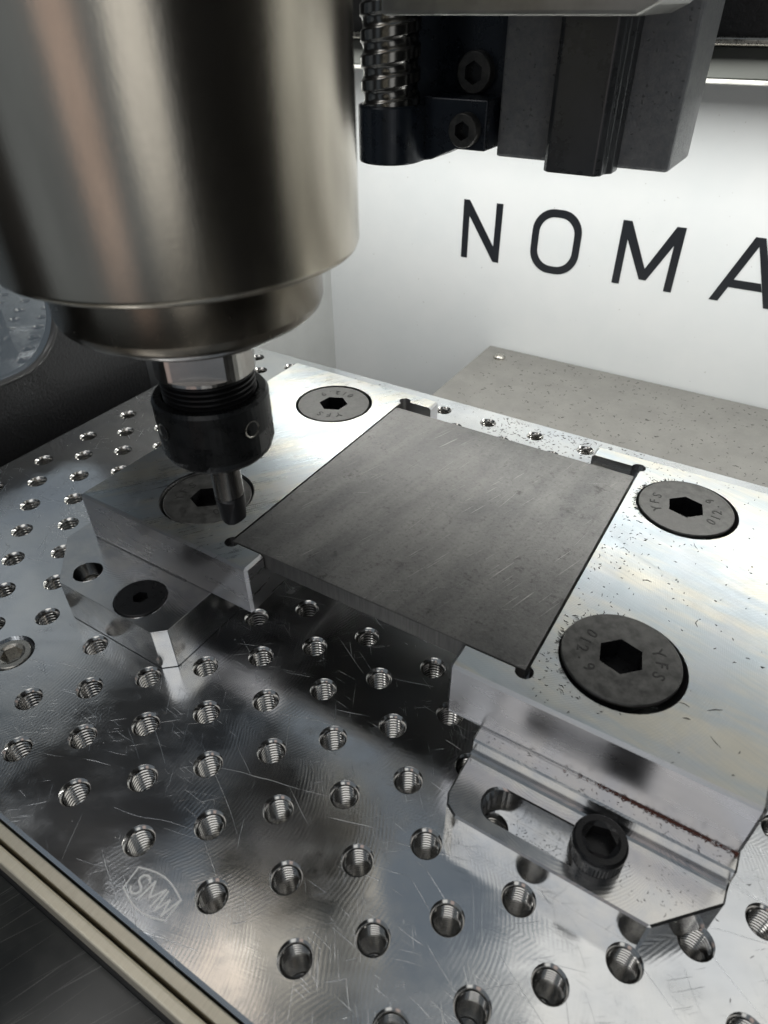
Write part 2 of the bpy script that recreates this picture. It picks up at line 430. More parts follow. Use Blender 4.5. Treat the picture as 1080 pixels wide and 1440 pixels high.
def m_pane():
    m, nt, b = new_mat('clear_window_pane'); T = NT(nt)
    nt.nodes.remove(b); out = nt.nodes['Material Output']
    g = T.n('ShaderNodeBsdfGlossy'); g.inputs['Roughness'].default_value = 0.03; g.inputs['Color'].default_value = (0.95, 0.96, 0.95, 1)
    t = T.n('ShaderNodeBsdfTransparent'); t.inputs['Color'].default_value = (0.42, 0.44, 0.45, 1)
    f = T.n('ShaderNodeFresnel'); f.inputs['IOR'].default_value = 2.1
    x = T.n('ShaderNodeMixShader'); T.link(f.outputs[0], x.inputs[0]); T.link(t.outputs[0], x.inputs[1]); T.link(g.outputs[0], x.inputs[2])
    T.link(x.outputs[0], out.inputs['Surface'])
    return m
MAT = {
    'plate': m_tooling_plate(), 'jaw_l': m_jaw('milled_aluminium', 1), 'jaw_r': m_jaw('milled_aluminium_bright', -1), 'block': m_block(),
    'steel': m_steel_plate(), 'spindle': m_turned('turned_spindle_steel', (0.56, 0.51, 0.43), 0.23), 'collar': m_turned('dark_turned_collar', (0.22, 0.195, 0.16), 0.26),
    'shaft': m_turned('ground_steel', (0.52, 0.50, 0.48), 0.2), 'powder': m_black_powder(), 'white': m_white_wall(), 'sheet': m_cover_sheet(), 'cast': m_cast(),
    'tray': m_front_tray(), 'edge': m_brushed_edge(),
    'thread': m_plain('cut_thread', (0.62, 0.61, 0.59), 1, 0.16),
    'oxide': m_plain('black_oxide', (0.074, 0.073, 0.070), 0.6, 0.38, 0.02, 1.2, 0.3, 0.35),
    'nut': m_plain('blackened_nut', (0.018, 0.019, 0.02), 0.5, 0.30, 0.01, 2.0, 0.25, 0.3),
    'blackscrew': m_plain('black_screw', (0.016, 0.016, 0.017), 0.4, 0.32, 0.01, 2.0, 0.2, 0.5),
    'shank': m_turned('grey_carbide_shank', (0.22, 0.21, 0.20), 0.2),
    'stamp': m_plain('stamped_shadow', (0.016, 0.015, 0.014), 0.2, 0.6),
    'carbide': m_plain('dark_carbide', (0.03, 0.03, 0.032), 0.6, 0.32),
    'hole': m_plain('deep_black', (0.006, 0.006, 0.006), 0, 0.7),
    'blackpaint': m_plain('black_anodised', (0.012, 0.017, 0.026), 0.2, 0.30, 0.01, 1.0, 0.2, 0.2),
    'rail': m_plain('hardened_rail', (0.085, 0.09, 0.096), 0.5, 0.30, 0.006, 0.8, 0.08, 0.1),
    'screwthread': m_plain('rolled_ball_screw', (0.20, 0.195, 0.185), 1, 0.20),
    'zinc': m_plain('zinc_plated', (0.48, 0.46, 0.42), 1, 0.28, 0.006, 1.2, 0.12, 0.5),
    'greyalu': m_plain('grey_anodised', (0.36, 0.36, 0.34), 0.8, 0.40, 0.01, 1.2, 0.1, 0.1),
    'letter': m_plain('black_vinyl', (0.012, 0.014, 0.018), 0, 0.35),
    'engrave': m_plain('engraved_bright_line', (0.92, 0.92, 0.91), 0.25, 0.55),
    'pane': m_pane(),
    'gasket': m_plain('clear_pane_edge', (0.10, 0.10, 0.10), 0.1, 0.15),
    'chip': m_plain('dark_steel_chip', (0.06, 0.057, 0.055), 0.8, 0.35),
    'rust': m_plain('rust_red_chip', (0.20, 0.075, 0.055), 0.2, 0.65),
    'speck': m_plain('bright_metal_speck', (0.8, 0.8, 0.78), 1, 0.25),
    'sidegrey': m_plain('grey_side_panel', (0.52, 0.53, 0.52), 0, 0.45, 0.03, 1.0, 0.04, 0.05),
    'beam': m_plain('dull_beam', (0.045, 0.048, 0.043), 0.2, 0.5, 0.02, 0.8, 0.15, 0.05),
    'wall_strip': m_plain('dark_grey_strip', (0.045, 0.047, 0.05), 0.1, 0.4, 0.02, 0.8, 0.1, 0.05),
    'floor': m_plain('dark_machine_floor', (0.03, 0.03, 0.032), 0, 0.5),
}

# ------------------------------------------------------------------ setting: walls, tray, cover
b = MB().box(-192, 300, -110, 260, 304, 330)
back_wall = struct(obj('back_wall', b, MAT['white']))
LET_Z0, LET_H, LY = 26.2, 28.3, 299.9
def stroke(mbx, p, q, wd):
    (x0, z0), (x1, z1) = p, q
    hw = wd
    mbx.prism([(x0 - hw, z0), (x0 + hw, z0), (x1 + hw, z1), (x1 - hw, z1)], LY - 0.12, LY + 0.06, 'y')
def letter(fn):
    m = MB(); fn(m)
    return obj('letter', m, MAT['letter'], back_wall, recalc=True)
ZB, ZT = LET_Z0, LET_Z0 + LET_H
def poly_letter(pts):
    def f(m): m.prism(pts, LY - 0.12, LY + 0.06, 'y')
    return f
letter(poly_letter([(-98.8, ZB), (-95.3, ZB), (-95.3, ZT - 7.5), (-80.6, ZB), (-77.4, ZB), (-77.4, ZT), (-80.9, ZT), (-80.9, ZB + 7.5), (-95.6, ZT), (-98.8, ZT)]))
def letter_o(m):
    cx, cz, hw, hh = -48.6, (ZB + ZT) / 2, 12.3, 14.9
    out = [(cx + x, cz + z) for x, z in rrect(-hw, -hh, hw, hh, 10.5, 10)]
    inn = [(cx + x, cz + z) for x, z in rrect(-hw + 3.5, -hh + 3.5, hw - 3.5, hh - 3.5, 7.6, 10)]
    n = len(out)
    for i in range(n):
        j = (i + 1) % n
        m.prism([out[i], out[j], inn[j], inn[i]], LY - 0.12, LY + 0.06, 'y')
letter(letter_o)
letter(poly_letter([(-18.4, ZB), (-14.9, ZB), (-14.9, ZT - 8), (-6.2, ZB + 3.5), (-3.0, ZB + 3.5), (5.7, ZT - 8), (5.7, ZB), (9.2, ZB), (9.2, ZT), (5.2, ZT), (-4.6, ZB + 8.6), (-14.4, ZT), (-18.4, ZT)]))
def letter_a(m):
    ax = 39.0
    m.prism([(ax - 13.2, ZB), (ax - 9.4, ZB), (ax + 0.4, ZT - 3.6), (ax + 2.0, ZT), (ax - 2.0, ZT)], LY - 0.12, LY + 0.06, 'y')
    m.prism([(ax + 13.2, ZB), (ax + 2.0, ZT), (ax + 0.4, ZT - 3.6), (ax + 9.4, ZB)], LY - 0.12, LY + 0.06, 'y')
    m.prism([(ax - 6.9, ZB + 6.6), (ax + 6.9, ZB + 6.6), (ax + 5.5, ZB + 10), (ax - 5.5, ZB + 10)], LY - 0.122, LY + 0.06, 'y')
letter(letter_a)
def letter_d(m):
    x0, x1 = 66, 88
    out = [(x0, ZB), (x1 - 11, ZB)] + [(x1 - 11 + 11 * math.sin(a), (ZB + ZT) / 2 - LET_H / 2 * math.cos(a)) for a in [PI * k / 12 for k in range(1, 12)]] + [(x1 - 11, ZT), (x0, ZT)]
    inn = [(x0 + 3.5, ZB + 3.5), (x1 - 11, ZB + 3.5)] + [(x1 - 11 + 7.5 * math.sin(a), (ZB + ZT) / 2 - (LET_H / 2 - 3.5) * math.cos(a)) for a in [PI * k / 12 for k in range(1, 12)]] + [(x1 - 11, ZT - 3.5), (x0 + 3.5, ZT - 3.5)]
    n = len(out)
    for i in range(n):
        j = (i + 1) % n
        m.prism([out[i], out[j], inn[j], inn[i]], LY - 0.12, LY + 0.06, 'y')
letter(letter_d)

# left side: black panel with a rounded window, grey panel behind it
panel = MB()
yy0, yy1, zz0, zz1 = -160, 153, -110, 330
win = rrect(-30, 20.4, 119.6, 150, 24, 8)
X_L = -185.0
pm = MB(); pm.face2d([(yy0, zz0), (yy1, zz0), (yy1, zz1), (yy0, zz1)], [win], 0)
def swap(mbx, x):
    return [(x, p[0], p[1]) for p in mbx.v]
panel.add(swap(pm, X_L), pm.f)
n = len(win)
panel.add([(X_L, p[0], p[1]) for p in win] + [(X_L - 4, p[0], p[1]) for p in win], [(i, (i + 1) % n, n + (i + 1) % n, n + i) for i in range(n)])
panel.add([(X_L, yy1, zz0), (X_L - 4, yy1, zz0), (X_L - 4, yy1, zz1), (X_L, yy1, zz1)], [(0, 1, 2, 3)])
left_panel = struct(obj('left_wall', panel, MAT['powder']))
pane = MB(); pw = rrect(-30.4, 20.0, 120.0, 150.4, 24.4, 8)
pane.add([(X_L - 2.2, p[0], p[1]) for p in pw], [tuple(range(len(pw)))])
obj('window_pane', pane, MAT['pane'], left_panel)
gk = MB()
for r0, r1 in ((0, 1.5),):
    a_ = rrect(-30 + r0, 20.4 + r0, 119.6 - r0, 150 - r0, 24 - r0, 8); b_ = rrect(-30 + r1, 20.4 + r1, 119.6 - r1, 150 - r1, 24 - r1, 8)
    n = len(a_)
    gk.add([(X_L + 0.5, p[0], p[1]) for p in a_] + [(X_L + 0.9, p[0], p[1]) for p in b_] + [(X_L - 2, p[0], p[1]) for p in b_] + [(X_L - 2, p[0], p[1]) for p in a_],
           [(i, (i + 1) % n, n + (i + 1) % n, n + i) for i in range(n)] + [(n + i, n + (i + 1) % n, 2 * n + (i + 1) % n, 2 * n + i) for i in range(n)] + [(3 * n + i, 3 * n + (i + 1) % n, (i + 1) % n, i) for i in range(n)], True)
obj('window_rim', gk, MAT['gasket'], left_panel)
struct(obj('side_wall', MB().box(-192, 196.2, -110, -185.2, 300, 330), MAT['sidegrey']))
struct(obj('dark_wall_strip', MB().box(-192, 153.2, -110, -185.1, 196, 330), MAT['wall_strip'], bevel=0.5))  # dark strip of wall between the black panel and the grey side
struct(obj('right_wall', MB().box(225, -120, -110, 230, 153, 330), MAT['powder']))
struct(obj('side_wall', MB().box(226, 153.2, -110, 231, 300, 330), MAT['sidegrey']))
struct(obj('machine_floor', MB().box(-192, -200, -116, 260, 304, -110), MAT['floor']))
# dark glossy tray in front of the table
struct(obj('front_tray', MB().box(-240, -130, -20, 180, -17.6, -17.0), MAT['tray']))

# the grey cover sheet behind the fixture plate, with its rivet
cov = obj('cover_sheet', MB().box(-77.2, 176, -20.2, 215, 299.2, -18.7), MAT['sheet'], None, (60, 250, -20.2), bevel=0.4)
tag(cov, 'dusty grey sheet metal cover lying between the drilled plate and the white back wall', 'cover')
rv = MB().lathe([(3.2, -18.75), (3.2, -18.2), (2.8, -17.4), (1.8, -16.8), (0.6, -16.55), (0.01, -16.5)], (-66.2, 286.9), 24)
tag(obj('rivet', rv, MAT['zinc'], None, (-66.2, 286.9, -18.7)), 'shiny domed rivet in the far left corner of the dusty grey cover', 'rivet')

# ------------------------------------------------------------------ fixture plate with tapped holes
PX0, PX1, PY0, PY1, PT = -169.6, 112, -11.2, 199.0, 15.0
def covered(x, y):
    if 57 < y < 143 and (-92 < x < -52 or 42 < x < 81): return True
    if 48 < y < 135 and (-90 < x < -52 or 38 < x < 76): return True
    return False
HOLES = []
for i in range(-16, 12):
    for j in range(0, 20):
        if (i + j) % 2 == 0:
            x, y = i * 10, j * 10
            if x < PX0 + 5 or x > PX1 - 5: continue
            if (x, y) in ((-80, 20), (-90, 10)) or covered(x, y): continue
            HOLES.append((x, y))
CB = (-87.0, 16.6, 6.0)       # counterbore of the mounting screw
HR = 3.3
fp = MB()
fp.face2d([(PX0, PY0), (PX1, PY0), (PX1, PY1), (PX0, PY1)], [circle(h, HR, 24) for h in HOLES] + [circle(CB[:2], CB[2], 40)], 0.0)
ch = 0.7
# chamfered rim and sides (outside the flat top)
t = [(PX0, PY0), (PX1, PY0), (PX1, PY1), (PX0, PY1)]
o2 = [(PX0 - ch, PY0 - ch), (PX1 + ch, PY0 - ch), (PX1 + ch, PY1 + ch), (PX0 - ch, PY1 + ch)]
fp.add([(*p, 0) for p in t] + [(*p, -ch) for p in o2] + [(*p, -PT) for p in o2], [(4 + i, 4 + (i + 1) % 4, (i + 1) % 4, i) for i in range(4)] + [(8 + i, 8 + (i + 1) % 4, 4 + (i + 1) % 4, 4 + i) for i in range(4)] + [(11, 10, 9, 8)])
fp.lathe([(CB[2] - 0.01, -4.0), (CB[2], -0.0)], CB[:2], 40)
fp.disc(CB[2], -4.0, CB[:2], 40)
plate = tag(obj('fixture_plate', fp, MAT['plate'], None, (0, 0, -PT)), 'large shiny aluminium tooling plate drilled all over with staggered threaded holes', 'plate')
# one tapped hole: chamfer and helical thread
def thread_mesh():
    m = MB(); N = 32
    m.lathe([(2.72, -0.72), (2.80, -0.60), (HR - 0.08, -0.06), (HR, 0.0)], (0, 0), N, True)
    prof = ((2.58, 0.0), (2.58, 0.48), (2.90, 0.74), (2.90, 0.80), (2.58, 1.0)); pitch = 1.0
    def zr(j, seg_end, k):
        return -0.25 - (j + seg_end) * pitch - k / N * pitch
    for sgi in range(4):                                   # every flank is a smooth strip of its own, so the crests stay crisp
        (ra, za_), (rb_, zb_) = prof[sgi], prof[sgi + 1]
        vs, fs = [], []
        for j in range(14):
            o0 = len(vs)
            for k in range(N + 1):
                for r, zz in ((ra, zr(j, za_, k)), (rb_, zr(j, zb_, k))):
                    if zz > -0.72: zz = -0.72; r = 2.72
                    vs.append((r * math.cos(2 * PI * k / N), r * math.sin(2 * PI * k / N), zz))
            for k in range(N):
                q = o0 + 2 * k
                fs.append((q, q + 2, q + 3, q + 1))
        m.add(vs, fs, True)
    m.disc(3.3, -14.7, (0, 0), N)
    return mesh('threaded_hole', m, MAT['thread'], merge=False)
tm = thread_mesh()
for (x, y) in HOLES:
    h = bpy.data.objects.new('threaded_hole', tm); COL.objects.link(h)
    h.parent = plate; h.location = Vector((x, y, PT)) * S
    h.rotation_euler = (0, 0, 0.3 * math.sin(x * 1.3 + y))

# engraved maker's emblem: lens-shaped outline and three letters in outline
def text_mesh(s, size, ext=0.0, bev=0.0, outline=False, shear=0.0, fat=0.0):
    cu = bpy.data.curves.new('t', 'FONT'); cu.body = s; cu.size = size * S; cu.extrude = ext * S; cu.align_x = 'CENTER'; cu.align_y = 'CENTER'
    cu.shear = shear; cu.offset = fat * S
    if outline: cu.fill_mode = 'NONE'; cu.bevel_depth = bev * S; cu.bevel_resolution = 1
    ob = bpy.data.objects.new('t', cu); COL.objects.link(ob)
    dg = bpy.context.evaluated_depsgraph_get(); dg.update()
    me = bpy.data.meshes.new_from_object(ob.evaluated_get(dg))
    bpy.data.objects.remove(ob); bpy.data.curves.remove(cu)
    return me
def ribbon(mbx, pts, wd, z):
    n = len(pts); vs = []
    for i in range(n):
        a_, p, b_ = Vector(pts[i - 1]), Vector(pts[i]), Vector(pts[(i + 1) % n])
        d1, d2 = (p - a_).normalized(), (b_ - p).normalized(); e = Vector((-(d1.y + d2.y), d1.x + d2.x)).normalized()
        k = wd / 2 / max(0.5, e.dot(Vector((-d1.y, d1.x))))
        vs += [(*(p + e * k), z), (*(p - e * k), z)]
    mbx.add(vs, [(2 * i, 2 * i + 1, (2 * i + 3) % (2 * n), (2 * i + 2) % (2 * n)) for i in range(n)])
em = MB()
top = [(-16.0 + 11.6 * t_, -3.7 + 1.35 * math.sin(PI * t_)) for t_ in [k / 12 for k in range(13)]]
bot = [(-4.4 - 11.2 * t_, -7.8 - 1.35 * math.sin(PI * t_)) for t_ in [k / 12 for k in range(13)]]
ring = bot + top[0:]
ribbon(em, ring, 0.30, 0.02)
emblem = obj('engraved_emblem', em, MAT['engrave'], plate, merge=False)
S_ = [(1.0, 0.80), (0.78, 0.96), (0.45, 1.0), (0.15, 0.90), (0.05, 0.72), (0.2, 0.57), (0.75, 0.43), (0.95, 0.28), (0.85, 0.10), (0.55, 0.0), (0.22, 0.04), (0.0, 0.20)]
M_ = [(0, 0), (0, 1), (0.5, 0.30), (1, 1), (1, 0)]
W_ = [(0, 1), (0.22, 0), (0.5, 0.75), (0.78, 0), (1, 1)]
for sh, x_, wd_ in ((S_, -14.6, 2.4), (M_, -11.5, 3.0), (W_, -8.0, 3.1)):
    lm_ = MB()
    pts = [(x_ + p[0] * wd_ + 0.35 * p[1], -7.7 + 3.9 * p[1]) for p in sh]
    for i in range(len(pts) - 1):
        p, q = Vector(pts[i]), Vector(pts[i + 1]); d = (q - p).normalized(); e = Vector((-d.y, d.x))
        c0, c1 = p - d * 0.08, q + d * 0.08
        lm_.add([(*(c0 + e * 0.2), 0.02 + 0.002 * i), (*(c0 - e * 0.2), 0.02 + 0.002 * i), (*(c1 - e * 0.2), 0.02 + 0.002 * i), (*(c1 + e * 0.2), 0.02 + 0.002 * i)], [(0, 1, 2, 3)])
    obj('engraved_letter', lm_, MAT['engrave'], emblem, merge=False)

# machine table under the plate and its two bright lips with the groove between them
tb = thing('machine_table', (-30, 90, -30), 'grey machine table whose brushed double edge shows in front of the drilled plate', 'table')
obj('table_body', MB().box(-165, -11.4, -30, 108, 175, -15.3).box(-165, -17.5, -30, 108, -11.4, -9.0), MAT['floor'], tb)
obj('table_lip', MB().box(-170, -14.35, -9.0, 112, -12.25, -1.6), MAT['edge'], tb, bevel=0.25)
obj('table_lip', MB().box(-170, -17.45, -9.0, 112, -15.15, -1.6), MAT['edge'], tb, bevel=0.5, seg=3)

# ------------------------------------------------------------------ generic screws
def hexpts(r, a0=0.0): return circle((0, 0), r, 6, a0)
def head_with_hex(m, r_top, r_hex, z_top, z_sock, prof, a0=0.0, n=48):
    """lathe outside (prof bottom to top), flat ring top with hexagon socket"""
    m.lathe(prof, (0, 0), n)
    hx = [(p[0], p[1]) for p in hexpts(r_hex, a0)]
    m.face2d(circle((0, 0), prof[-1][0], n), [hx], z_top)
def socket(m, r_hex, z_top, z_sock, a0=0.0):
    hx = hexpts(r_hex, a0)
    m.walls(hx, z_sock, z_top, False)
    m.face2d(hx, [], z_sock)
def stamp(parent, txt, r, top, size, step, z):
    """one character after another round the head"""
    n = len(txt); objs = []
    for i, c in enumerate(txt):
        k = i - (n - 1) / 2
        a = PI / 2 - k * step if top else -PI / 2 + k * step
        me = text_mesh(c, size, 0.02, fat=0.03)
        me.materials.clear(); me.materials.append(MAT['stamp'])
        o = bpy.data.objects.new('stamped_mark', me); COL.objects.link(o); o.parent = parent
        o.location = Vector((r * math.cos(a), r * math.sin(a), z + 0.022)) * S
        o.rotation_euler = (0, 0, a - PI / 2 if top else a + PI / 2)
        ORG[o.name] = (0, 0, 0)

# ------------------------------------------------------------------ jaws
JZ0, JZL, JZ1 = 13.55, 23.6, 28.3
def jaw(name, x0, x1, pocket_at, screws, mat, label):
    """block with a stepped nest for the steel plate; pocket_at: x of the nest's side wall"""
    m = MB(); y0, y1, pa, pb, r, q = 51.5, 148.6, 57.8, 143.0, 1.9, 0.5
    sx = -1 if pocket_at > x0 + 1 and x0 > 0 else 1     # direction from the wall into the nest
    open_x = x0 if sx < 0 else x1
    def relief(cx, cy, sy):
        c = (cx + sx * q, cy); ye = math.sqrt(r * r - q * q)
        a0 = math.atan2(0, sx); pts = []
        start = 0.0 if sx > 0 else PI
        end = math.atan2(sy * ye, -sx * q)
        # go from the wall y=cy round outside the corner to the wall x=cx
        full = []
        for k in range(15):
            t_ = k / 14
            if sx < 0:
                # from angle PI (inside the wall line, on nest side) the long way round
                a = PI + (1 if sy > 0 else -1) * t_ * (2 * PI - abs(PI - (end % (2 * PI))) if False else 0)
            full.append(t_)
        # sample the circle and keep the outside-of-nest part in order
        arc = []
        N = 72
        for k in range(N):
            a = 2 * PI * k / N
            x, y = c[0] + r * math.cos(a), c[1] + r * math.sin(a)
            in_nest = (x - cx) * sx > 1e-6 and (y - cy) * sy > 1e-6
            if not in_nest: arc.append((a, x, y))
        # rotate so the gap is at the ends
        angs = [p[0] for p in arc]
        gi = max(range(len(arc)), key=lambda i: (angs[i] - angs[i - 1]) % (2 * PI))
        arc = arc[gi:] + arc[:gi]
        return [(x, y) for _, x, y in arc]
    A = relief(pocket_at, pa, 1); B = relief(pocket_at, pb, -1)
    if abs(A[0][1] - pa) > abs(A[-1][1] - pa): A.reverse()
    if abs(B[0][0] - pocket_at) > abs(B[-1][0] - pocket_at): B.reverse()
    nest = [(open_x, pa)] + A + B + [(open_x, pb)]
    if sx < 0: rect = [(x0, y0), (x1, y0), (x1, y1), (x0, y1), (x0, pb), (x0, pa)]
    else: rect = [(x0, y0), (x1, y0), (x1, pa), (x1, pb), (x1, y1), (x0, y1)]
    Cc = [(x0, y0), (x1, y0), (x1, y1), (x0, y1)] + list(reversed(nest)) if sx < 0 else [(x0, y0), (x1, y0)] + nest + [(x1, y1), (x0, y1)]
    csk = [circle(s_[:2], 12.75, 48) for s_ in screws]
    m.face2d(Cc, csk, JZ1)
    m.face2d(nest if sx > 0 else nest, [], JZL)
    m.face2d(rect, [], JZ0, False)
    def ccw(p): return sum(p[i][0] * p[(i + 1) % len(p)][1] - p[(i + 1) % len(p)][0] * p[i][1] for i in range(len(p))) > 0
    m.walls(rect, JZ0, JZL, ccw(rect))
    # upper walls, left out where the nest is open
    cc = ccw(Cc); n = len(Cc)
    for i in range(n):
        p, q_ = Cc[i], Cc[(i + 1) % n]
        f = [(0, 1, 2, 3)] if cc else [(3, 2, 1, 0)]
        m.add([(*p, JZL), (*q_, JZL), (*q_, JZ1), (*p, JZ1)], f)
    for s_ in screws:
        m.lathe([(7.0, JZ1 - 7.2), (12.75, JZ1 - 0.6), (12.75, JZ1)], s_[:2], 48)
        m.disc(7.0, JZ1 - 7.2, s_[:2], 48)
    ob = obj(name, m, mat, None, ((x0 + x1) / 2, 100, JZ0), recalc=False)
    me = ob.data; me.attributes.new('bevel_weight_edge', 'FLOAT', 'EDGE'); wt = me.attributes['bevel_weight_edge'].data
    b0 = ORG[ob.name]
    def P3(v): return (v.co.x / S + b0[0], v.co.y / S + b0[1], v.co.z / S + b0[2])
    eq = lambda a, b_: abs(a - b_) < 0.01
    for e in me.edges:
        p, q_ = P3(me.vertices[e.vertices[0]]), P3(me.vertices[e.vertices[1]])
        top_e = eq(p[2], JZ1) and eq(q_[2], JZ1) and any(eq(p[i], c_) and eq(q_[i], c_) for i, c_ in ((0, x0), (0, x1), (1, y0), (1, y1)))
        ver = eq(p[0], q_[0]) and eq(p[1], q_[1]) and min(abs(p[0] - x0), abs(p[0] - x1)) < 0.01 and min(abs(p[1] - y0), abs(p[1] - y1)) < 0.01
        bot = eq(p[2], JZ0) and eq(q_[2], JZ0) and any(eq(p[i], c_) and eq(q_[i], c_) for i, c_ in ((0, x0), (0, x1), (1, y0), (1, y1)))
        if top_e or ver or bot: wt[e.index].value = 1.0
    bv = ob.modifiers.new('bevel', 'BEVEL'); bv.width = 0.7 * S; bv.segments = 1; bv.limit_method = 'WEIGHT'; bv.use_clamp_overlap = False
    return tag(ob, label, 'jaw', 'pair of milled aluminium nest jaws')
SCR_L = [(-61.0, 129.6), (-60.6, 69.0)]
SCR_R = [(52.0, 70.6), (51.9, 130.0)]
jaw('nest_jaw', -91.3, -31.6, -41.9, SCR_L, MAT['jaw_l'], 'milled aluminium jaw block under the spindle, holding the left side of the dark steel plate')
jaw('nest_jaw', 22.5, 81.6, 36.6, SCR_R, MAT['jaw_r'], 'milled aluminium jaw block strewn with chips, holding the right side of the dark steel plate')

# dark steel plate in the nest
st = obj('steel_plate', MB().box(-41.45, 58.1, 23.65, 36.15, 137.7, 28.45), MAT['steel'], None, (-2, 98, 23.65), bevel=0.18, seg=2)
tag(st, 'square dark grey steel plate with scuffed mill scale held between the two jaws', 'steel plate')

# four countersunk screws
def csk_screw():
    t = thing('countersunk_screw', (0, 0, 0), '', 'screw', 'countersunk screws in the jaws')
    m = MB(); prof = [(6.0, -6.2), (11.6, -1.05), (11.92, -0.9), (11.95, -0.25), (11.7, 0.0)]
    head_with_hex(m, 11.7, 4.75, 0.0, -5, prof)
    obj('head', m, MAT['oxide'], t)
    k = MB(); socket(k, 4.75, 0.0, -5.2); obj('hex_socket', k, MAT['blackscrew'], t)
    stamp(t, 'YFS', 7.7, True, 3.5, 0.40, 0.0)
    stamp(t, '012.9', 7.7, False, 3.4, 0.33, 0.0)
    return t
scr0 = csk_screw()
scr0.location = Vector((51.5, 71.0, JZ1 + 0.75)) * S; scr0.rotation_euler = (0, 0, -PI / 2 + 0.25)
scr0['label'] = 'dark countersunk screw nearest the camera, in the right jaw near its front edge'
copy_thing(scr0, (51.6, 130.2, JZ1 + 0.35), 'dark countersunk screw with chips round its rim, far end of the right jaw', PI / 2 + 0.22)
copy_thing(scr0, (-61.1, 129.5, JZ1 - 0.05), 'dark countersunk screw at the far end of the left jaw, behind the collet nut', PI + 0.42)
copy_thing(scr0, (-60.3, 68.9, JZ1 - 0.35), 'dark countersunk screw in the left jaw, half hidden behind the cutter', PI / 2 + 0.15)

# ------------------------------------------------------------------ riser blocks under the jaws
lb = MB()
lo = [(-83.4, 33.7), (-49.0, 33.7), (-45.9, 36.4), (-45.9, 146), (-97.2, 146), (-97.2, 47.0)]
lb.face2d(lo, [circle((-80, 40.2), 3.9, 32), circle((-60, 40.6), 6.9, 40)], 13.5)
lb.walls(lo, 0.22, 13.5); lb.walls([(p[0] * 0.99 - 0.7, p[1] * 0.985 + 1.4) for p in lo], 0.0, 0.22); lb.face2d(lo, [], 0.22, False)
lb.lathe([(3.9, 6.0), (3.9, 13.5)], (-80, 40.2), 32)
lb.disc(3.9, 6.0, (-80, 40.2), 32)
lb.lathe([(4.0, 10.2), (6.9, 13.1), (6.9, 13.5)], (-60, 40.6), 40)
lb.disc(4.0, 10.2, (-60, 40.6), 40)
tag(obj('riser_block', lb, MAT['block'], None, (-70, 90, 0), bevel=0.45, seg=1), 'polished aluminium block carrying the left jaw, with a black flat screw in its front end', 'block', 'riser blocks under the jaws')
rb = MB()
ro = [(34.0, 33.5), (71.4, 33.5), (81.7, 44.0), (81.7, 146), (30.6, 146), (30.6, 37.4), (31.6, 35.0)]
ro_low = [(34.0, 33.5), (71.4, 33.5), (81.7, 44.0), (81.7, 46.6), (30.6, 46.6), (30.6, 37.4), (31.6, 35.0)]
SL = slot(41.0, 60.5, 40.2, 3.7)
rb.face2d(ro_low, [SL], 9.0)
rb.walls(ro_low[:3] + [(81.7, 46.6)], 0.02, 9.0) if False else None
n = len(ro_low)
for i in range(n):
    p, q = ro_low[i], ro_low[(i + 1) % n]
    if i == 3: continue
    rb.add([(*p, 0.02), (*q, 0.02), (*q, 9.0), (*p, 9.0)], [(0, 1, 2, 3)])
rb.walls(SL, 0.02, 9.0, False)
# riser with a fillet, upper ledge, sides and back
fil = [(46.6, 9.0), (47.2, 9.15), (47.6, 9.6), (47.8, 10.3), (47.9, 13.5)]
for i in range(len(fil) - 1):
    (ya, za), (yb, zb) = fil[i], fil[i + 1]
    rb.add([(30.6, ya, za), (81.7, ya, za), (81.7, yb, zb), (30.6, yb, zb)], [(0, 1, 2, 3)], False)
rb.add([(30.6, 47.9, 13.5), (81.7, 47.9, 13.5), (81.7, 146, 13.5), (30.6, 146, 13.5)], [(0, 1, 2, 3)])
for X_, fl in ((30.6, True), (81.7, False)):
    pts = [(X_, 46.6, 0.02)] + [(X_, y, z) for y, z in fil] + [(X_, 146, 13.5), (X_, 146, 0.02)]
    rb.add(pts, [tuple(range(len(pts)))] if fl else [tuple(reversed(range(len(pts))))])
rb.add([(30.6, 146, 0.02), (81.7, 146, 0.02), (81.7, 146, 13.5), (30.6, 146, 13.5)], [(3, 2, 1, 0)])
tag(obj('riser_block', rb, MAT['block'], None, (56, 90, 0), bevel=0.40, seg=1), 'stepped aluminium block under the right jaw, with a slot and a black socket screw', 'block', 'riser blocks under the jaws')

